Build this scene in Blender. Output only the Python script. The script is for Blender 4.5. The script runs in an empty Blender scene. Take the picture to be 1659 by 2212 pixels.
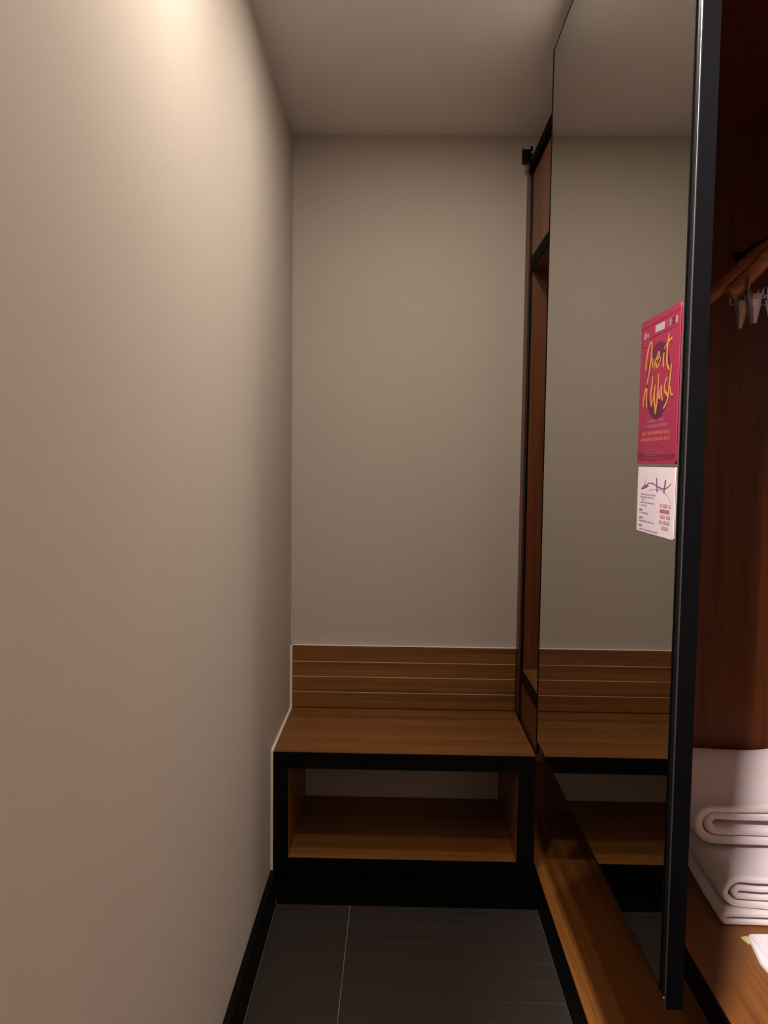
import bpy, bmesh, math, random
from mathutils import Vector, Matrix
random.seed(7)
S = bpy.context.scene
COL = S.collection
# ---------------------------------------------------------------- camera
F_PX, PITCH, YAW, ROLL = 1661.04, .0658, -.0176, .012
CAM = Vector((.3484, 0, 1.2685))
cy, sy, cp, sp = math.cos(YAW), math.sin(YAW), math.cos(PITCH), math.sin(PITCH)
fwd = Vector((sy*cp, cy*cp, -sp)); right = Vector((cy, -sy, 0)); up = right.cross(fwd)
r2 = right*math.cos(ROLL) + up*math.sin(ROLL); u2 = -right*math.sin(ROLL) + up*math.cos(ROLL)
cam = bpy.data.cameras.new('camera'); camo = bpy.data.objects.new('camera', cam); COL.objects.link(camo)
M = Matrix((r2, u2, -fwd)).transposed().to_4x4(); M.translation = CAM
camo.matrix_world = M
cam.sensor_fit = 'HORIZONTAL'; cam.sensor_width = 36; cam.lens = 36*F_PX/1659; cam.clip_start = .01
S.camera = camo
# ---------------------------------------------------------------- world, exposure, lights
w = bpy.data.worlds.new('world'); S.world = w; w.use_nodes = True
w.node_tree.nodes['Background'].inputs[0].default_value = (1, .9, .8, 1)
w.node_tree.nodes['Background'].inputs[1].default_value = .02
S.view_settings.view_transform = 'Standard'; S.view_settings.look = 'None'
S.view_settings.gamma = 1; S.view_settings.use_curve_mapping = False
S.view_settings.exposure = 0.0
H = 2.304                                     # ceiling height
def disk_light(name, loc, size, power, col, kind='AREA'):
    l = bpy.data.lights.new(name, kind); l.energy = power; l.color = col
    if kind == 'AREA': l.shape = 'DISK'; l.size = size
    else: l.shadow_soft_size = size/2
    o = bpy.data.objects.new(name, l); COL.objects.link(o); o.location = loc
    return o
L_BENCH = (.487, 1.70); L_ENTRY = (.25, 1.09); L_NEAR = (.41, .41); L_ROOM = (3.2, -2.12, 2.20)
disk_light('bench_downlight_lamp', (*L_BENCH, H-.012), .07, 6.0, (1, .90, .80))
disk_light('entry_downlight_lamp', (*L_ENTRY, H-.012), .08, 7.4, (1, .89, .77))
_s = disk_light('near_downlight_lamp', (*L_NEAR, H-.02), .07, 380.0, (1, .87, .84), 'SPOT')      # tilted towards the wardrobe
_s.data.spot_size = math.radians(77); _s.data.spot_blend = .6
_s.rotation_euler = Vector((1.60, .80, -1.80)).to_track_quat('-Z', 'Y').to_euler()
disk_light('room_globe_lamp', L_ROOM, .22, 780.0, (1, .91, .80), 'POINT')
# ---------------------------------------------------------------- materials
def srgb(r, g, b):
    f = lambda c: (c/255/12.92) if c/255 <= .04045 else ((c/255+.055)/1.055)**2.4
    return (f(r), f(g), f(b), 1)
def mat(name, col, rough=.5, metal=0, bump=0, bscale=200, var=0, vscale=4, spec=.5):
    m = bpy.data.materials.new(name); m.use_nodes = True; nt = m.node_tree; N = nt.nodes; L = nt.links
    p = N['Principled BSDF']; p.inputs['Base Color'].default_value = col; p.inputs['Roughness'].default_value = rough
    p.inputs['Metallic'].default_value = metal; p.inputs['Specular IOR Level'].default_value = spec
    tc = N.new('ShaderNodeTexCoord')
    if bump:
        n = N.new('ShaderNodeTexNoise'); n.inputs['Scale'].default_value = bscale; n.inputs['Detail'].default_value = 4
        b = N.new('ShaderNodeBump'); b.inputs['Strength'].default_value = bump; b.inputs['Distance'].default_value = .002
        L.new(tc.outputs['Object'], n.inputs['Vector']); L.new(n.outputs['Fac'], b.inputs['Height']); L.new(b.outputs[0], p.inputs['Normal'])
    if var:
        n = N.new('ShaderNodeTexNoise'); n.inputs['Scale'].default_value = vscale; n.inputs['Detail'].default_value = 3
        mx = N.new('ShaderNodeMix'); mx.data_type = 'RGBA'
        mx.inputs[6].default_value = tuple(c*(1-var) for c in col[:3])+(1,); mx.inputs[7].default_value = tuple(c*(1+var) for c in col[:3])+(1,)
        L.new(tc.outputs['Object'], n.inputs['Vector']); L.new(n.outputs['Fac'], mx.inputs[0]); L.new(mx.outputs[2], p.inputs['Base Color'])
    return m
def wood(name, axis, c1, c2, c3, rough=.42):
    """teak laminate: streaks run along axis"""
    m = bpy.data.materials.new(name); m.use_nodes = True; nt = m.node_tree; N = nt.nodes; L = nt.links
    p = N['Principled BSDF']; p.inputs['Roughness'].default_value = rough
    tc = N.new('ShaderNodeTexCoord')
    def streak(along, across, detail):
        mp = N.new('ShaderNodeMapping'); s = [across]*3; s[axis] = along; mp.inputs['Scale'].default_value = s
        n = N.new('ShaderNodeTexNoise'); n.inputs['Scale'].default_value = 1; n.inputs['Detail'].default_value = detail; n.inputs['Distortion'].default_value = .3
        L.new(tc.outputs['Object'], mp.inputs[0]); L.new(mp.outputs[0], n.inputs['Vector']); return n
    a, b = streak(.9, 34, 3), streak(2.5, 170, 4)
    r1 = N.new('ShaderNodeValToRGB'); e = r1.color_ramp.elements
    e[0].position = .30; e[0].color = c3; e[1].position = .72; e[1].color = c1
    k = e.new(.46); k.color = c2
    L.new(a.outputs['Fac'], r1.inputs[0])
    mx = N.new('ShaderNodeMix'); mx.data_type = 'RGBA'; mx.blend_type = 'MULTIPLY'; mx.inputs[0].default_value = 1
    r2_ = N.new('ShaderNodeValToRGB'); q = r2_.color_ramp.elements
    q[0].position = .32; q[0].color = (.72, .68, .62, 1); q[1].position = .58; q[1].color = (1, 1, 1, 1)
    L.new(b.outputs['Fac'], r2_.inputs[0]); L.new(r1.outputs[0], mx.inputs[6]); L.new(r2_.outputs[0], mx.inputs[7]); L.new(mx.outputs[2], p.inputs['Base Color'])
    bp = N.new('ShaderNodeBump'); bp.inputs['Strength'].default_value = .08; bp.inputs['Distance'].default_value = .001
    L.new(b.outputs['Fac'], bp.inputs['Height']); L.new(bp.outputs[0], p.inputs['Normal'])
    return m
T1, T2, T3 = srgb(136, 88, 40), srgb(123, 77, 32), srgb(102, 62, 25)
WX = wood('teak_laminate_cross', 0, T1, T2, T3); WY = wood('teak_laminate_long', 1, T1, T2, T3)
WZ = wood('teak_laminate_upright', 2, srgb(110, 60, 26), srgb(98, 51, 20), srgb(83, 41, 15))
WH = wood('hanger_wood', 0, srgb(182, 124, 78), srgb(170, 112, 66), srgb(148, 92, 52), .35)
WALL = mat('taupe_wall_paint', srgb(182, 171, 160), .75, bump=.10, bscale=260, var=.02, vscale=3, spec=.25)
CEIL = mat('ceiling_paint', srgb(222, 214, 210), .9, bump=.15, bscale=120, spec=.2)
BLACK = mat('black_laminate', srgb(8, 9, 9), .5, bump=.04, bscale=400, spec=.1)
BLMET = mat('black_anodised_metal', srgb(6, 6, 7), .6, bump=.02, bscale=600, spec=.02)
TILE = mat('charcoal_floor_tile', srgb(49, 42, 37), .6, bump=.12, bscale=260, var=.08, vscale=9, spec=.3)
GROUT = mat('grey_grout', srgb(150, 142, 134), .85)
ALU = mat('aluminium_bead', srgb(176, 174, 172), .3, metal=.9)
EDGE_GLINT = mat('bevel_glint_grey', srgb(96, 96, 98), .3, metal=.9)  # lighter than the frame, stands for light caught on the stile bevel
CHROME = mat('chrome', srgb(186, 184, 194), .16, metal=.45)
PIN = mat('pale_steel_pin', srgb(190, 186, 190), .5, metal=.4)
MIRROR = mat('mirror_silver', srgb(208, 208, 203), .008, metal=1)
GLINT = mat('groove_highlight_grey', srgb(186, 180, 174), .35, spec=.6)  # pale colour paints in the highlights along the backrest grooves
ROD = mat('dark_bronze_rod', srgb(30, 15, 9), .6, spec=.1)
SEAL = mat('white_sealant', srgb(228, 216, 198), .55)
TOWEL = mat('white_terry', srgb(238, 228, 229), .95, bump=.9, bscale=700, var=.03, vscale=30, spec=.1)
BAG = mat('white_laundry_paper', srgb(232, 228, 232), .8, bump=.3, bscale=90)
YEL = mat('pale_yellow_paper', srgb(214, 206, 140), .8)
HOLE = mat('dark_recess', srgb(10, 9, 9), .8)
DIFF = bpy.data.materials.new('lit_diffuser'); DIFF.use_nodes = True
_p = DIFF.node_tree.nodes['Principled BSDF']; _p.inputs['Emission Color'].default_value = (1, .86, .7, 1); _p.inputs['Emission Strength'].default_value = 6
WHITE = mat('white_metal_ring', srgb(225, 222, 216), .5)
# ---------------------------------------------------------------- mesh helpers
def box(bm, x0, x1, y0, y1, z0, z1, bev=0.0):
    r = bmesh.ops.create_cube(bm, size=1)
    for v in r['verts']:
        v.co = Vector((x0 if v.co.x < 0 else x1, y0 if v.co.y < 0 else y1, z0 if v.co.z < 0 else z1))
    if bev:
        es = set(e for v in r['verts'] for e in v.link_edges)
        bmesh.ops.bevel(bm, geom=list(es), offset=bev, segments=2, profile=.5, affect='EDGES')
def link(name, bm, m, parent=None, base=None, smooth=False):
    me = bpy.data.meshes.new(name)
    if base is not None: bmesh.ops.translate(bm, verts=bm.verts, vec=-Vector(base))
    bmesh.ops.recalc_face_normals(bm, faces=bm.faces)
    bm.to_mesh(me); bm.free(); me.materials.append(m)
    if smooth:
        for p in me.polygons: p.use_smooth = True
    o = bpy.data.objects.new(name, me); COL.objects.link(o)
    if parent: o.parent = parent
    return o
def bx(name, dims, m, parent=None, base=None, bev=.0008):
    bm = bmesh.new(); box(bm, *dims, bev=bev); return link(name, bm, m, parent, base)
def thing(name, label, cat, base, group=None):
    o = bpy.data.objects.new(name, None); COL.objects.link(o); o.location = base; o.empty_display_size = .05
    o['label'] = label; o['category'] = cat
    if group: o['group'] = group
    return o
def struct(name, dims, m, base=(0, 0, 0), bev=0):
    o = bx(name, dims, m, None, base, bev); o.location = base; o['kind'] = 'structure'; return o
def tube(bm, pts, r, seg=8):
    pts = [Vector(p) for p in pts]; rings = []
    for i, p in enumerate(pts):
        d = (pts[min(i+1, len(pts)-1)] - pts[max(i-1, 0)]).normalized()
        a = d.orthogonal().normalized() if i == 0 else (a0 - d*a0.dot(d)).normalized()
        a0 = a; b = d.cross(a)
        rr = r[i] if isinstance(r, (list, tuple)) else r
        rings.append([bm.verts.new(p + (a*math.cos(t)+b*math.sin(t))*rr) for t in [2*math.pi*k/seg for k in range(seg)]])
    for A, B in zip(rings, rings[1:]):
        for k in range(seg): bm.faces.new((A[k], A[(k+1) % seg], B[(k+1) % seg], B[k]))
    bm.faces.new(rings[0][::-1]); bm.faces.new(rings[-1])
# ---------------------------------------------------------------- setting
YB, YR, XR, XE = 2.518, -3.4, 1.60, 4.2
struct('wall_left', (-.1, 0, YR, YB, 0, H), WALL)
struct('wall_back', (-.1, XR+.1, YB, YB+.1, 0, H), WALL)
struct('wall_right', (XR, XE, .05, YB, 0, H), WALL)          # behind the wardrobe; the room opens up on its near side
struct('wall_far_right', (XE, XE+.1, YR, .15, 0, H), WALL)
struct('wall_rear', (-.1, XE+.1, YR-.1, YR, 0, H), WALL)
struct('ceiling', (-.1, XE+.1, YR-.1, YB+.1, H, H+.1), CEIL)
floor = struct('floor', (-.1, XE+.1, YR-.1, YB+.1, -.1, -.0018), GROUT)
# charcoal strip tiles, one object each, joints recessed
def tile_mesh(x0, x1):
    bm = bmesh.new(); box(bm, x0, x1, 0, .0700, -.0017, 0, bev=0)
    es = [e for e in bm.edges if all(v.co.z > -.001 for v in e.verts)]
    bmesh.ops.bevel(bm, geom=es, offset=.0007, segments=1, affect='EDGES')
    me = bpy.data.meshes.new('tile'); bm.to_mesh(me); bm.free(); me.materials.append(TILE); return me
tl, tr = tile_mesh(0.0165, .2268), tile_mesh(.2284, .7603)
y = 2.0955
k = 0
while y > YR+.08:
    y0 = y - .0716*k
    if y0 < -1.2: break
    for me in (tl, tr):
        o = bpy.data.objects.new('tile', me); COL.objects.link(o); o.parent = floor
        o.location = (0, y0-.0708, random.uniform(-.0002, .0001))
    k += 1
for x0, x1 in ((.001, .2268), (.2284, .7603)):       # cut row against the bench plinth
    o = bx('tile', (x0, x1, 2.0965, 2.1175, -.0017, 0), TILE, floor, (0, 0, 0), bev=0)
struct('baseboard_left', (.0005, .016, YR+.01, 2.1065, .0002, .1056), BLACK, bev=.001)
# ---------------------------------------------------------------- wardrobe base with raised platform
B = (.76, 1.2, 0)
wb = thing('wardrobe_deck', 'low wooden wardrobe deck with black kick plinth along the tiled floor, under the mirror door', 'wardrobe', B)
bx('plinth', (.7605, .776, .0, 2.515, .0, .0995), BLACK, wb, B)
bx('deck_board', (.7605, 1.597, .0, 2.515, .0998, .1056), WY, wb, B)
bx('platform_front', (1.012, 1.018, .002, 2.513, .1058, .172), BLACK, wb, B, bev=.0004)
bx('platform_top', (1.0182, 1.595, .002, 2.513, .1600, .1724), WY, wb, B)
o = bx('edge_strip', (1.0085, 1.0118, .002, 2.513, .1058, .1088), ALU, wb, B, bev=.0003); o['label'] = 'thin grey metal bead at the foot of the raised platform'
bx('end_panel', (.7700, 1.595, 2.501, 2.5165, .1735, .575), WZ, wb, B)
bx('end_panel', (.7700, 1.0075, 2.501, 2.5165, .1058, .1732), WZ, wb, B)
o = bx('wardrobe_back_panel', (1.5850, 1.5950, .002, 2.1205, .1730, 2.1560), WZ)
o['label'] = 'long teak panel lining the wall behind the hangers and towels'; o['category'] = 'panel'
# ---------------------------------------------------------------- tall unit at the back: shelves, drawer, cupboard door
B = (.75, 2.30, .42)
tu = thing('tower_cabinet', 'tall teak cabinet unit with black edges between back wall and mirror door', 'cabinet', B)
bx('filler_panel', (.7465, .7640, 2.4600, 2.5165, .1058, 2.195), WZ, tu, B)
bx('black_strip', (.7500, .7560, 2.4310, 2.4590, .42, 2.156), BLACK, tu, B)  # black strip in place of the shadow gap beside the filler
bx('black_strip', (.7500, .7560, 2.1215, 2.1400, .455, 2.156), BLACK, tu, B)
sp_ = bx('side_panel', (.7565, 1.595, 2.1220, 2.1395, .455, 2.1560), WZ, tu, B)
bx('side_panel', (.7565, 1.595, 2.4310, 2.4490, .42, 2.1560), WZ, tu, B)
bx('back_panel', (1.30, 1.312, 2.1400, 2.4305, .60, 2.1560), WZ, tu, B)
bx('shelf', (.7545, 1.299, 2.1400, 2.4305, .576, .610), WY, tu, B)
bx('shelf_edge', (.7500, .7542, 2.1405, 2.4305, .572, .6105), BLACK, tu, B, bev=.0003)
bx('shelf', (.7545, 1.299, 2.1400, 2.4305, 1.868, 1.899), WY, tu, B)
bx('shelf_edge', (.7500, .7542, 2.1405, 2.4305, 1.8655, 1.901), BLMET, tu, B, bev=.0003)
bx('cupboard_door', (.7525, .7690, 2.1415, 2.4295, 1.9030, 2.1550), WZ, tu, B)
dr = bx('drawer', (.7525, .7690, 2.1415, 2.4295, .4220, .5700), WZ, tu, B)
bm = bmesh.new(); r = bmesh.ops.create_circle(bm, cap_ends=True, radius=.014, segments=20)
for v in r['verts']: v.co = Vector((.7519, 2.345+v.co.x, .5685+min(0, v.co.y)))
link('finger_notch', bm, HOLE, dr, B)
# ---------------------------------------------------------------- wardrobe top with black fascia
B = (.75, 1.1, 2.157)
wt = thing('wardrobe_canopy', 'wooden wardrobe top board with black fascia strip high above the mirror door', 'wardrobe top', B)
bx('fascia', (.7500, .7680, .0, 2.459, 2.1572, 2.213), BLMET, wt, B)
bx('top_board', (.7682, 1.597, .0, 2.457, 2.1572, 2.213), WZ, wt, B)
# ---------------------------------------------------------------- door rail and its end stop
B = (.745, 1.3, 2.16)
rl = thing('door_rail', 'black sliding door rail with square end stop near the back wall', 'rail', B)
bx('track', (.7400, .7495, .0, 2.438, 2.160, 2.188), BLMET, rl, B)
bm = bmesh.new()
box(bm, .7195, .7455, 2.4385, 2.4585, 2.1915, 2.2310, .0006)
box(bm, .7195, .7212, 2.4385, 2.4585, 2.2310, 2.2355)
box(bm, .7400, .7495, 2.4385, 2.4480, 2.160, 2.2125, .0006)
box(bm, .7440, .7495, 2.4385, 2.4585, 2.2000, 2.2400, .0006)
link('end_stop', bm, BLACK, rl, B)
for z in (2.205, 2.222):
    bm = bmesh.new(); tube(bm, [(.7465, 2.4365, z), (.7465, 2.4384, z)], .0022, 10); link('screw', bm, CHROME, rl, B)
# ---------------------------------------------------------------- sliding mirror door
DX0, DX1, DY0, DY1, DZ0, DZ1 = .712, .7345, 1.0, 1.934, .560, 2.266
B = (DX0, 1.46, DZ0)
md = thing('sliding_mirror_door', 'tall mirrored sliding door with slim black frame', 'mirror', B)
bx('mirror_glass', (DX0, DX0+.005, DY0+.001, DY1-.003, DZ0+.002, DZ1-.004), MIRROR, md, B, bev=0)
bx('backing_board', (DX0+.0055, DX1-.002, DY0+.001, DY1-.003, DZ0+.002, DZ1-.004), BLACK, md, B)
bx('top_rail', (DX0-.0005, DX1, DY0-.010, DY1, DZ1-.0035, DZ1), BLMET, md, B, bev=.0004)
bx('bottom_rail', (DX0-.0005, DX1, DY0-.010, DY1, DZ0-.001, DZ0+.0018), BLMET, md, B, bev=.0004)
bx('far_stile', (DX0-.0010, DX1, DY1-.0028, DY1+.0035, DZ0-.001, DZ1), BLMET, md, B, bev=.0004)
st = bx('near_stile', (DX0+.0010, DX1+.001, DY0-.018, DY0-.0105, DZ0-.014, DZ1+.01), BLMET, md, B, bev=.0006)
bx('channel', (DX0+.0005, DX0+.006, DY0-.0100, DY0+.0008, DZ0-.002, DZ1), BLACK, st, B, bev=.0004)
bx('channel', (DX0-.0012, DX0+.004, DY0+.0010, DY0+.0030, DZ0-.001, DZ1), BLMET, st, B, bev=.0003)
o = bx('edge_strip', (DX0-.0006, DX0+.0014, DY0-.0175, DY0-.0150, DZ0-.014, DZ1+.01), EDGE_GLINT, st, B, bev=.0006); o['label'] = 'bright polished bead along the near stile'
bx('corner_cap', (DX0+.0002, DX0+.0062, DY0-.012, DY0-.0020, DZ0-.0035, DZ0-.0012), CHROME, md, B, bev=.0004)
for yy in (1.2, 1.75): bx('roller_bracket', (DX1+.0002, .7399, yy, yy+.04, 2.12, 2.2), BLMET, md, B)
# ---------------------------------------------------------------- bench
BY = 2.111
B = (.37, 2.31, 0)
be = thing('bench', 'built-in teak bench with black front frame, open shelf and boarded backrest', 'bench', B)
bx('seat_top', (.008, .744, BY, 2.4985, .432, .450), WX, be, B, bev=.0006)
bx('side_panel', (.008, .050, BY+.0002, 2.517, .1060, .4315), WX, be, B)
bx('side_panel', (.697, .744, BY+.0002, 2.517, .1060, .4315), WX, be, B)
bx('lower_shelf', (.0505, .6965, BY+.0002, 2.517, .1060, .1425), WX, be, B)
bx('under_rail', (.0505, .6965, BY+.0002, BY+.02, .405, .4315), BLACK, be, B)
fr = bx('front_frame_rail', (.0078, .7442, BY-.0032, BY-.0003, .403, .4490), BLACK, be, B, bev=.0003)
bx('front_frame_rail', (.0502, .6968, BY-.0032, BY-.0003, .1058, .1430), BLACK, be, B, bev=.0003)
bx('front_frame_stile', (.0078, .0500, BY-.0032, BY-.0003, .1058, .4028), BLACK, be, B, bev=.0003)
bx('front_frame_stile', (.6970, .7442, BY-.0032, BY-.0003, .1058, .4028), BLACK, be, B, bev=.0003)
bx('plinth', (.0165, .7595, 2.1180, 2.1330, .0002, .1053), BLACK, be, B)
bx('backrest_core', (.008, .744, 2.5080, 2.5175, .4505, .6560), BLACK, be, B)
zs = [.4505, .5040, .5560, .6060, .6570]
for a, b_ in zip(zs, zs[1:]):
    bx('backrest_board', (.008, .744, 2.4990, 2.5078, a+.0012, b_-.0012), WX, be, B, bev=.0008)
for z in zs[1:4]:
    o = bx('groove_highlight', (.009, .743, 2.4996, 2.5078, z-.0012, z+.0012), GLINT, be, B, bev=.0002)
bm = bmesh.new()
box(bm, .0004, .0076, 2.1060, 2.1160, .1060, .4500, .0006)
box(bm, .0004, .0076, 2.1062, 2.4980, .4460, .4530, .0006)
box(bm, .0004, .0076, 2.4900, 2.5170, .4500, .6590, .0006)
box(bm, .0004, .7440, 2.5050, 2.5172, .6572, .6590, .0004)
o = link('sealant_bead', bm, SEAL, be, B); o['label'] = 'white sealant line against the left and back walls'
# ---------------------------------------------------------------- hanging rod and hangers
RX, RZ = 1.252, 1.826
B = (RX, 1.3, RZ)
rd = thing('hanging_rod', 'dark wardrobe hanging rod running to the teak panel above the towels', 'rod', B)
bm = bmesh.new(); tube(bm, [(RX, .30, RZ), (RX, 2.1165, RZ)], .0068, 20); link('bar', bm, ROD, rd, B, True)
bm = bmesh.new(); tube(bm, [(RX, 2.1170, RZ), (RX, 2.1216, RZ)], .0125, 20); link('end_flange', bm, BLACK, rd, B)
def spline(P, n):
    out = []
    for i in range(len(P)-1):
        p0, p1, p2, p3 = P[max(i-1, 0)], P[i], P[i+1], P[min(i+2, len(P)-1)]
        for k in range(n):
            t = k/n
            out.append(tuple(.5*((2*b)+(-a+c)*t+(2*a-5*b+4*c-d)*t*t+(-a+3*b-3*c+d)*t**3) for a, b, c, d in zip(p0, p1, p2, p3)))
    return out+[tuple(P[-1])]
def make_hanger(y, label, yaw, tilt, pin, clips):
    base = (RX, y, RZ)
    t = thing('clothes_hanger', label, 'hanger', base, 'wooden clip hangers on the rod')
    half = [(-.210, -.182), (-.190, -.166), (-.145, -.126), (-.095, -.080), (-.050, -.050), (0, -.040)]
    pts = half + [(-x, z) for x, z in half[-2::-1]]
    P = spline(pts, 5)
    bm = bmesh.new(); rings = []
    n = len(P)
    for i, (x, z) in enumerate(P):
        a, b = P[max(i-1, 0)], P[min(i+1, n-1)]
        d = Vector((b[0]-a[0], 0, b[1]-a[1])).normalized(); nn = Vector((-d.z, 0, d.x))
        e = min(i, n-1-i)/(n-1)
        hw = .0165*(1 if e > .03 else .62+.38*e/.03); hy = .0065+.004*abs(x)/.24
        bend = .02*(abs(x)/.24)**2
        ring = []
        for k in range(14):
            th = 2*math.pi*k/14; cc, ss = math.cos(th), math.sin(th)
            cc = math.copysign(abs(cc)**.6, cc); ss = math.copysign(abs(ss)**.6, ss)
            ring.append(bm.verts.new(Vector((x, -bend+cc*hy, z)) + nn*ss*hw))
        rings.append(ring)
    for A, Bq in zip(rings, rings[1:]):
        for k in range(14): bm.faces.new((A[k], A[(k+1) % 14], Bq[(k+1) % 14], Bq[k]))
    bm.faces.new(rings[0]); bm.faces.new(rings[-1][::-1])
    link('hanger_arms', bm, WH, t, None, True)
    bm = bmesh.new()
    hk = [(0, 0, -.036), (0, 0, -.024), (.004, 0, -.013)] + [(.0103*math.sin(a), 0, -.0103*math.cos(a)) for a in [math.radians(d) for d in range(40, 255, 18)]]
    tube(bm, hk, .0017, 8); link('hook', bm, CHROME, t, None, True)
    bm = bmesh.new()
    Z = -.192
    q = pin
    tube(bm, spline([(-q, -.022, Z+.040), (-q-.001, -.022, Z+.012), (-q+.001, -.022, Z+.003), (-q+.008, -.022, Z), (-.07, -.022, Z), (.07, -.022, Z), (q-.008, -.022, Z), (q-.001, -.022, Z+.003), (q+.001, -.022, Z+.012), (q, -.022, Z+.040)], 4), .0012, 8)
    link('clip_bar', bm, CHROME, t, None, True)
    for q in (-pin-.0005, pin+.0005):
        bm = bmesh.new(); tube(bm, [(q, -.025, Z+.046), (q*1.004, -.025, Z+.003)], .0021, 8); link('bar_pin', bm, PIN, t, None, True)
    for cx in clips:
        bm = bmesh.new()
        for s in (-1, 1):          # two jaws meeting at the bottom, flaring wings on top
            prof = [(Z+.021, .013, .0190), (Z+.010, .010, .0172), (Z-.004, .006, .0150), (Z-.022, .0055, .0120), (Z-.044, .0035, .0082), (Z-.054, .0015, .0062)]
            F, Bk = [], []
            for z, yy, hw in prof:
                dz = .015 if z > Z+.02 else (.008 if z > Z+.009 else 0)
                F.append([bm.verts.new((cx+q*hw, -.022+s*(yy+(.0045 if abs(q) < .5 else 0)), z-(dz if abs(q) < .5 else 0))) for q in (-1, -.45, .45, 1)])
                Bk.append([bm.verts.new((cx+q*hw, -.022+s*(yy-.0011), z-(dz if abs(q) < .5 else 0))) for q in (-1, -.45, .45, 1)])
            for i in range(len(prof)-1):
                for j in range(3):
                    bm.faces.new((F[i][j], F[i][j+1], F[i+1][j+1], F[i+1][j])); bm.faces.new((Bk[i][j], Bk[i+1][j], Bk[i+1][j+1], Bk[i][j+1]))
                for j in (0, 3): bm.faces.new((F[i][j], F[i+1][j], Bk[i+1][j], Bk[i][j]))
            for i in (0, -1):
                for j in range(3): bm.faces.new((F[i][j], Bk[i][j], Bk[i][j+1], F[i][j+1]))
        tube(bm, [(cx-.0175, -.022, Z+.002), (cx+.0175, -.022, Z+.002)], .0040, 12)
        link('clip', bm, CHROME, t)
    t.rotation_euler = (0, tilt, yaw)
    return t
make_hanger(1.815, 'farther wooden clip hanger, its arm reaching highest above the towels', 0, 0, .153, (-.130, .120))
make_hanger(1.71, 'nearer wooden clip hanger with chrome trouser clips, hanging just below the other', .03, -.05, .170, (-.160, -.118, .150))
# ---------------------------------------------------------------- towels
def ribbon(path, th):
    """closed outline around a centre path in the x-z plane"""
    n = len(path); Lf, Rt = [], []
    for i, (x, z) in enumerate(path):
        a, b = path[max(i-1, 0)], path[min(i+1, n-1)]
        d = Vector((b[0]-a[0], b[1]-a[1])).normalized(); nx, nz = -d.y, d.x
        Lf.append((x, z, nx, nz)); Rt.append((x, z, -nx, -nz))
    return Lf + Rt[::-1], th
def loft(bm, outline, th, stations, warp):
    rings = []
    for y, f in stations:
        rings.append([bm.verts.new(warp(x+nx*th*f/2, y, z+nz*th*f/2)) for x, z, nx, nz in outline])
    n = len(outline)
    for A, Bq in zip(rings, rings[1:]):
        for k in range(n): bm.faces.new((A[k], A[(k+1) % n], Bq[(k+1) % n], Bq[k]))
    h = n//2
    for R_ in (rings[0], rings[-1]):
        for k in range(h-1):
            try: bm.faces.new((R_[k], R_[k+1], R_[n-2-k], R_[n-1-k]))
            except ValueError: pass
def uloop(xl, xr, z0, z1, n=9, sag=0):
    """a folded layer: bottom run, rounded left fold, top run"""
    zc, r = (z0+z1)/2, (z1-z0)/2
    P = [(xr - (xr-xl-r)*i/8, z0) for i in range(9)]
    P += [(xl+r-r*1.25*math.sin(math.pi*k/n), zc-r*math.cos(math.pi*k/n)) for k in range(1, n)]
    P += [(xl+r+(xr-xl-r)*i/8, z1-sag*math.sin(math.pi*min(1, i/8*1.4))) for i in range(9)]
    return P
def stations(y0, y1, r, n=14):
    out = []
    for k in range(5): a = math.pi/2*k/4; out.append((y0+r*(1-math.cos(a)), .30+.70*math.sin(a)))
    for k in range(1, n): out.append((y0+r+(y1-y0-2*r)*k/n, 1))
    for k in range(5): a = math.pi/2*(1-k/4); out.append((y1-r*(1-math.cos(a)), .30+.70*math.sin(a)))
    return out
def noise(x, y, z, a=.0022):
    return a*(math.sin(31*x+9*y)+math.sin(47*y-13*x+2*z*20)+.6*math.sin(83*x+61*z+1.3))
def finish_towel(o):
    m = o.modifiers.new('subdivision', 'SUBSURF'); m.levels = 1; m.render_levels = 2
TZ = .1726
# lower towel
B = (1.34, 1.97, TZ)
lt = thing('folded_towel', 'bottom white towel of the stack, folded flat on the wooden platform', 'towel', B, 'folded white towels')
def warp_low(x, y, z):
    t = (y-1.78)/.32
    zz = TZ + (z-TZ)*(1-.02*max(0, t)) + (noise(x, y, z) if z > TZ+.03 else 0)
    return Vector((x + .022*t + (.012*(z-TZ)/.1) + .004*math.sin(9*y), y+.006*math.sin(7*x)+(z-TZ)*.18*(1-t), max(zz, TZ+.0006))) - Vector(B)
def towel_part(name, par, Bs, loops, y0, y1, r, warp):
    bm = bmesh.new()
    for P, th in loops: loft(bm, *ribbon(P, th), stations(y0, y1, r), warp)
    o = link(name, bm, TOWEL, par, None, True); finish_towel(o); return o
towel_part('folded_layers', lt, B, [(uloop(1.141, 1.53, TZ+.0075, TZ+.0245), .0135)], 1.774, 2.104, .007, warp_low)
towel_part('rolled_body', lt, B, [(uloop(1.150, 1.53, TZ+.0395, TZ+.0980), .0175), (uloop(1.170, 1.53, TZ+.0570, TZ+.0760), .0140)], 1.785, 2.100, .009, warp_low)
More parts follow.
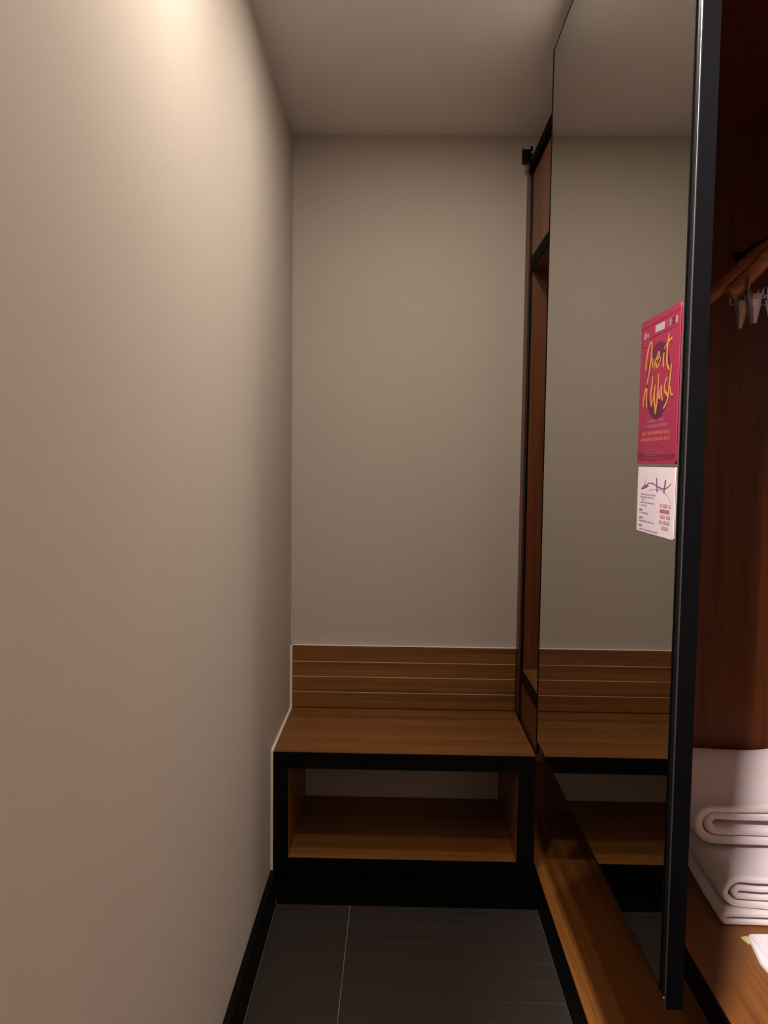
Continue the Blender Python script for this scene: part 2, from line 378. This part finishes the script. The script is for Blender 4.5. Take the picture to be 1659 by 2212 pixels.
# upper towel
UZ = TZ+.1145
B = (1.36, 2.03, UZ)
ut = thing('folded_towel', 'top white towel of the stack, its thick rolled fold facing out', 'towel', B, 'folded white towels')
def warp_up(x, y, z):
    t = max(0, (y-1.935)/.17); s = t*t*(3-2*t) if t < 1 else 1
    lift = (z-UZ)/.11
    zz = z + lift*(.092*s) + (noise(x, y, z, .0032)*lift) + .001*t
    xx = x - .040*s*(1 if lift > .2 else .5) + .010*math.sin(3.0*lift)
    return Vector((xx, y+.010*math.sin(6*x+1)-.010*(1-lift)*0, zz)) - Vector(B)
towel_part('outer_fold', ut, B, [(uloop(1.138, 1.548, UZ+.012, UZ+.098, sag=.004), .0225)], 1.935, 2.108, .010, warp_up)
towel_part('inner_fold', ut, B, [(uloop(1.160, 1.545, UZ+.0350, UZ+.0750, sag=.003), .0215)], 1.938, 2.104, .010, warp_up)
# ---------------------------------------------------------------- folded laundry bag
B = (1.25, 1.68, TZ)
lb = thing('laundry_bag', 'thin folded white paper laundry bag on the platform in front of the towels', 'bag', B)
bm = bmesh.new()
O = [(1.176, 1.737), (1.168, 1.690), (1.160, 1.640), (1.168, 1.560), (1.38, 1.540), (1.42, 1.745)]
def slab(bm, O, z0, z1, jit=0):
    lo = [bm.verts.new((x, y, z0)) for x, y in O]; hi = [bm.verts.new((x+jit, y-jit, z1)) for x, y in O]
    n = len(O)
    for k in range(n): bm.faces.new((lo[k], lo[(k+1) % n], hi[(k+1) % n], hi[k]))
    bm.faces.new(lo[::-1]); bm.faces.new(hi)
slab(bm, O, TZ+.0004, TZ+.006, .002); o = link('bag_body', bm, BAG, lb, B)
bm = bmesh.new(); slab(bm, [(1.178, 1.735), (1.180, 1.62), (1.30, 1.56), (1.40, 1.74)], TZ+.0064, TZ+.011, .002); link('folded_flap', bm, BAG, lb, B)
bm = bmesh.new(); slab(bm, [(1.158, 1.732), (1.174, 1.739), (1.176, 1.715), (1.166, 1.708)], TZ+.0004, TZ+.0030); o = link('paper_corner', bm, YEL, lb, B); o['label'] = 'pale yellow paper corner sticking out'
# ---------------------------------------------------------------- poster and leaflet on the mirror
INK = .64
def flat(col): return mat('print_%02x%02x%02x' % tuple(col), srgb(*[q*INK for q in col]), .45, spec=.2)
PX = DX0 - .0004
class Card:
    """s runs towards the camera (left to right as read), t up; millimetres"""
    def __init__(s, yf, zb, base): s.yf, s.zb, s.b = yf, zb, Vector(base)
    def p(s, a, t, d):
        if d > .001: d = .001+(d-.001)*.3
        return Vector((PX-d, s.yf-a/1000, s.zb+t/1000)) - s.b
    def poly(s, bm, pts, d): bm.faces.new([bm.verts.new(s.p(a, t, d)) for a, t in pts])
    def stroke(s, bm, pts, w, d):
        P = spline(pts, 6) if len(pts) > 2 else pts; n = len(P); L = []; R_ = []
        for i, (a, t) in enumerate(P):
            p, q = P[max(i-1, 0)], P[min(i+1, n-1)]; v = Vector((q[0]-p[0], q[1]-p[1])).normalized()
            k = w/2*(.75+.35*math.sin(math.pi*i/(n-1)))
            L.append(bm.verts.new(s.p(a-v.y*k, t+v.x*k, d))); R_.append(bm.verts.new(s.p(a+v.y*k, t-v.x*k, d)))
        for i in range(n-1): bm.faces.new((L[i], L[i+1], R_[i+1], R_[i]))
    def rrect(s, bm, a0, a1, t0, t1, r, d0, d1):
        c = [(a1-r, t1-r, 0), (a0+r, t1-r, 90), (a0+r, t0+r, 180), (a1-r, t0+r, 270)]; P = []
        for x, y_, a in c:
            for k in range(5): th = math.radians(a+22.5*k); P.append((x+r*math.cos(th), y_+r*math.sin(th)))
        lo = [bm.verts.new(s.p(x, y_, d0)) for x, y_ in P]; hi = [bm.verts.new(s.p(x, y_, d1)) for x, y_ in P]; n = len(P)
        for k in range(n): bm.faces.new((lo[k], lo[(k+1) % n], hi[(k+1) % n], hi[k]))
        bm.faces.new(hi); bm.faces.new(lo[::-1])
    def words(s, bm, a0, a1, t, h, d, lw=.55):
        """a line of print too small to read: letter-sized marks"""
        a = a0; rn = random.Random(int(a0*7+t*13))
        while a < a1-h*.3:
            wd = h*rn.uniform(.35, .8)*lw/.55
            if rn.random() > .13: s.poly(bm, [(a, t-h/2), (min(a+wd, a1), t-h/2), (min(a+wd, a1), t+h*rn.uniform(.3, .5)), (a, t+h*rn.uniform(.3, .5))], d)
            a += wd+h*.16
B = (PX, 1.095, 1.2695)
po = thing('laundry_poster', 'crimson laundry poster with yellow brush lettering stuck on the mirror', 'poster', B)
c = Card(1.1745, 1.269, B)
bm = bmesh.new(); c.rrect(bm, 0, 160.5, 0.5, 210, 5, 0, .0010); pp = link('pouch', bm, flat((178, 44, 82)), po)
SEAM = flat((146, 28, 62))
for P, wd in (([(0.8, 199.5), (80, 200), (159.5, 201)], 2.2), ([(3, 173), (18, 171.5), (34, 171)], 1.6), ([(40, 172), (50, 181), (153, 181)], 1.6)):
    bm = bmesh.new(); c.stroke(bm, P, wd, .0012); link('pocket_seam', bm, SEAM, pp)
bm = bmesh.new(); c.poly(bm, [(.5, 6), (.5, 17), (50, 14), (159, 14), (159, 7), (60, 5)], .00105); link('lower_band', bm, SEAM, pp)
bm = bmesh.new()
n = 40
for k in range(n):
    A, Bq = 2*math.pi*k/n, 2*math.pi*(k+1)/n
    f = lambda a, r: (81+(54+r)*math.cos(a)*.93, 117+(54+r)*math.sin(a))
    wd = 8+20*math.sin(A)**4
    c.poly(bm, [f(A, 0), f(Bq, 0), f(Bq, -wd), f(A, -wd)], .0014)
c.poly(bm, [(50, 150), (58, 166), (84, 170), (108, 166), (116, 150), (100, 140), (66, 140)], .00142)
link('dark_ring', bm, flat((110, 24, 66)), po)
bm = bmesh.new()
BIG, SM = 5.6, 4.0
for q_, (P, wd) in enumerate((([(26.5, 136), (28.5, 150), (34.5, 164), (41, 173)], BIG), ([(39, 172), (46, 175), (52, 172)], 4), ([(51.5, 173), (50.8, 158), (47.5, 146), (41.5, 132), (34.0, 116)], BIG),
          ([(53, 153), (55, 145), (58, 138)], SM), ([(61, 150), (64, 140), (66, 137), (71, 150)], SM), ([(72, 144), (78, 147), (85, 152), (82, 156), (76, 152), (73, 143), (77, 136), (87, 142), (91, 149)], SM),
          ([(103.5, 153), (101.5, 146), (100.5, 140), (103.5, 133)], BIG), ([(107, 161), (104.8, 157)], 4.4),
          ([(121, 176), (117.5, 165), (115.5, 155), (115.5, 142), (118.5, 134), (126, 127)], BIG), ([(109.5, 160.5), (121.5, 166), (134, 168)], 3.6),
          ([(36, 110), (30, 108), (24.5, 101), (20.5, 92), (21.5, 84)], BIG), ([(36, 110), (35, 97), (37.5, 82)], BIG),
          ([(60, 125), (57, 112), (53.5, 98), (57.5, 82)], BIG), ([(57.5, 83), (66, 96), (71.5, 112)], 3.6), ([(71.5, 112), (69, 97), (73, 80), (75.5, 71)], BIG), ([(75.5, 71), (80.5, 85), (83.5, 102), (84.5, 126)], BIG),
          ([(98.5, 109), (92, 103), (88, 96), (93, 92), (98.5, 106)], SM), ([(98.5, 110), (99.5, 96), (104, 87)], SM+.6),
          ([(120, 118), (111, 108), (112, 100), (124, 92), (120.5, 84), (108, 76)], BIG-.8),
          ([(134.5, 134), (131, 118), (128.5, 106), (125.5, 89)], BIG), ([(127, 94), (132, 103), (136.5, 94), (144, 92)], SM))):
    c.stroke(bm, P, wd, .0016+.00006*q_)
link('brush_lettering', bm, flat((232, 160, 78)), po)
bm = bmesh.new(); c.poly(bm, [(63.5, 186), (101.5, 185), (102.5, 195.5), (63.5, 196)], .0014); link('white_panel', bm, flat((205, 190, 196)), po)
bm = bmesh.new(); c.poly(bm, [(13, 183), (22, 182), (24, 192), (17, 193.5)], .0014); c.words(bm, 25, 39, 187, 6, .0014, .3); link('corner_mark', bm, flat((206, 150, 168)), po)
for a, colr in ((111.5, (208, 60, 76)), (124, (150, 138, 158)), (136.5, (96, 34, 92)), (147.5, (190, 160, 100))):
    bm = bmesh.new(); c.poly(bm, [(a-4.2, 185.5), (a+4.2, 185.5), (a+4.2, 195), (a-4.2, 195)], .0014); link('colour_swatch', bm, flat(colr), po)
bm = bmesh.new(); c.words(bm, 41, 113, 62, 5.2, .0014); c.words(bm, 26, 126, 54.5, 5.2, .0014); link('print_lines', bm, flat((196, 92, 126)), po)
bm = bmesh.new(); c.words(bm, 20, 137, 44.5, 5.6, .0014); c.words(bm, 14.5, 142, 35.7, 5.6, .0014); link('print_lines', bm, flat((214, 112, 84)), po)
bm = bmesh.new()
for a0, a1, t in ((33, 61, 24.5), (34, 91, 20.5), (35, 120, 16.8), (33, 97, 12.8), (33, 107, 8.6)): c.words(bm, a0, a1, t, 1.7, .0014)
link('small_print', bm, flat((190, 84, 112)), po)
INK = .78
B = (PX, 1.09, 1.1705)
lf = thing('instruction_leaflet', 'white leaflet with small print and a curved line drawing below the red poster', 'leaflet', B)
c = Card(1.1685, 1.170, B)
bm = bmesh.new(); c.rrect(bm, 0, 155.5, -.5, 95, 2.5, 0, .0008); link('sheet', bm, flat((226, 210, 214)), lf)
bm = bmesh.new(); c.stroke(bm, [(42.5, 67), (46.5, 71), (59.5, 72.3), (74.5, 71), (90.5, 68), (109.5, 66), (123.5, 67), (133.5, 70), (141.5, 73.5)], 1.1, .0012)
c.poly(bm, [(16.5, 61.5), (28, 63), (40, 65), (51, 68), (45.5, 70.5), (40, 68), (36, 71), (30, 67.5), (24, 66.5)], .0011); link('line_drawing', bm, flat((150, 84, 112)), lf)
bm = bmesh.new(); c.stroke(bm, [(30, 69), (35.5, 74), (38.5, 78), (37, 84)], .7, .0012); c.stroke(bm, [(51.5, 62), (78.5, 64), (101.5, 64.5), (121.5, 60), (133.5, 55), (144.5, 48)], .6, .0012); link('faint_line', bm, flat((196, 172, 184)), lf)
for P in ([(83.5, 80), (87.5, 61)], [(120.5, 78), (114.5, 60)]):
    bm = bmesh.new(); c.stroke(bm, P, 6.2, .0011); link('violet_bar', bm, flat((98, 84, 146)), lf)
bm = bmesh.new()
for a0, a1, t in ((17.5, 83, 55.3), (15, 76, 51.3), (16.5, 34, 47.8), (15.5, 80, 43.5), (15.5, 45, 39.3), (11.5, 53, 28), (11.5, 79, 16), (12.5, 94, 3.7)): c.words(bm, a0, a1, t, 1.9, .0012)
link('small_print', bm, flat((168, 156, 172)), lf)
bm = bmesh.new()
for a0, a1, t in ((11.5, 26.5, 32), (12.5, 30, 20.6), (10.5, 25.5, 8.8)): c.words(bm, a0, a1, t, 2.3, .0012)
link('bold_print', bm, flat((120, 104, 130)), lf)
bm = bmesh.new()
for a0, a1, t in ((100.5, 143.5, 43), (102.5, 142.5, 28), (99.5, 142.5, 20.3), (109.5, 136.5, 12.6)): c.words(bm, a0, a1, t, 5, .0012)
link('pink_print', bm, flat((200, 148, 166)), lf)
bm = bmesh.new(); c.words(bm, 100.5, 144.5, 35.4, 5.2, .0012, .6); link('pink_print', bm, flat((178, 82, 108)), lf)
# ---------------------------------------------------------------- lamps (fixtures just outside the frame)
def fixture(label, x, y, z, r):
    base = (x, y, z)
    t = thing('downlight', label, 'lamp', base)
    bm = bmesh.new(); n = 32
    R0 = [bm.verts.new((r*1.25*math.cos(2*math.pi*k/n), r*1.25*math.sin(2*math.pi*k/n), -.0005)) for k in range(n)]
    R1 = [bm.verts.new((r*1.22*math.cos(2*math.pi*k/n), r*1.22*math.sin(2*math.pi*k/n), -.006)) for k in range(n)]
    R2 = [bm.verts.new((r*math.cos(2*math.pi*k/n), r*math.sin(2*math.pi*k/n), -.004)) for k in range(n)]
    for A, Bq in ((R0, R1), (R1, R2)):
        for k in range(n): bm.faces.new((A[k], A[(k+1) % n], Bq[(k+1) % n], Bq[k]))
    link('trim_ring', bm, WHITE, t)
    bm = bmesh.new(); bmesh.ops.create_circle(bm, cap_ends=True, radius=r*.98, segments=32)
    for v in bm.verts: v.co.z = -.003
    link('diffuser', bm, DIFF, t)
fixture('round ceiling downlight in front of the bench', *L_BENCH, H, .04)
fixture('round ceiling downlight near the left wall', *L_ENTRY, H, .04)
fixture('round ceiling downlight beside the near end of the wardrobe', *L_NEAR, H, .04)
B = (L_ROOM[0], L_ROOM[1], H)
pl = thing('pendant_lamp', 'frosted globe pendant hanging in the open room beside the wardrobe', 'lamp', B)
bm = bmesh.new(); tube(bm, [(0, 0, -.001), (0, 0, -.018)], .05, 24); link('canopy', bm, WHITE, pl)
bm = bmesh.new(); bmesh.ops.create_uvsphere(bm, u_segments=24, v_segments=16, radius=.10)
for v in bm.verts: v.co.z += L_ROOM[2]-H
link('globe', bm, DIFF, pl, None, True)
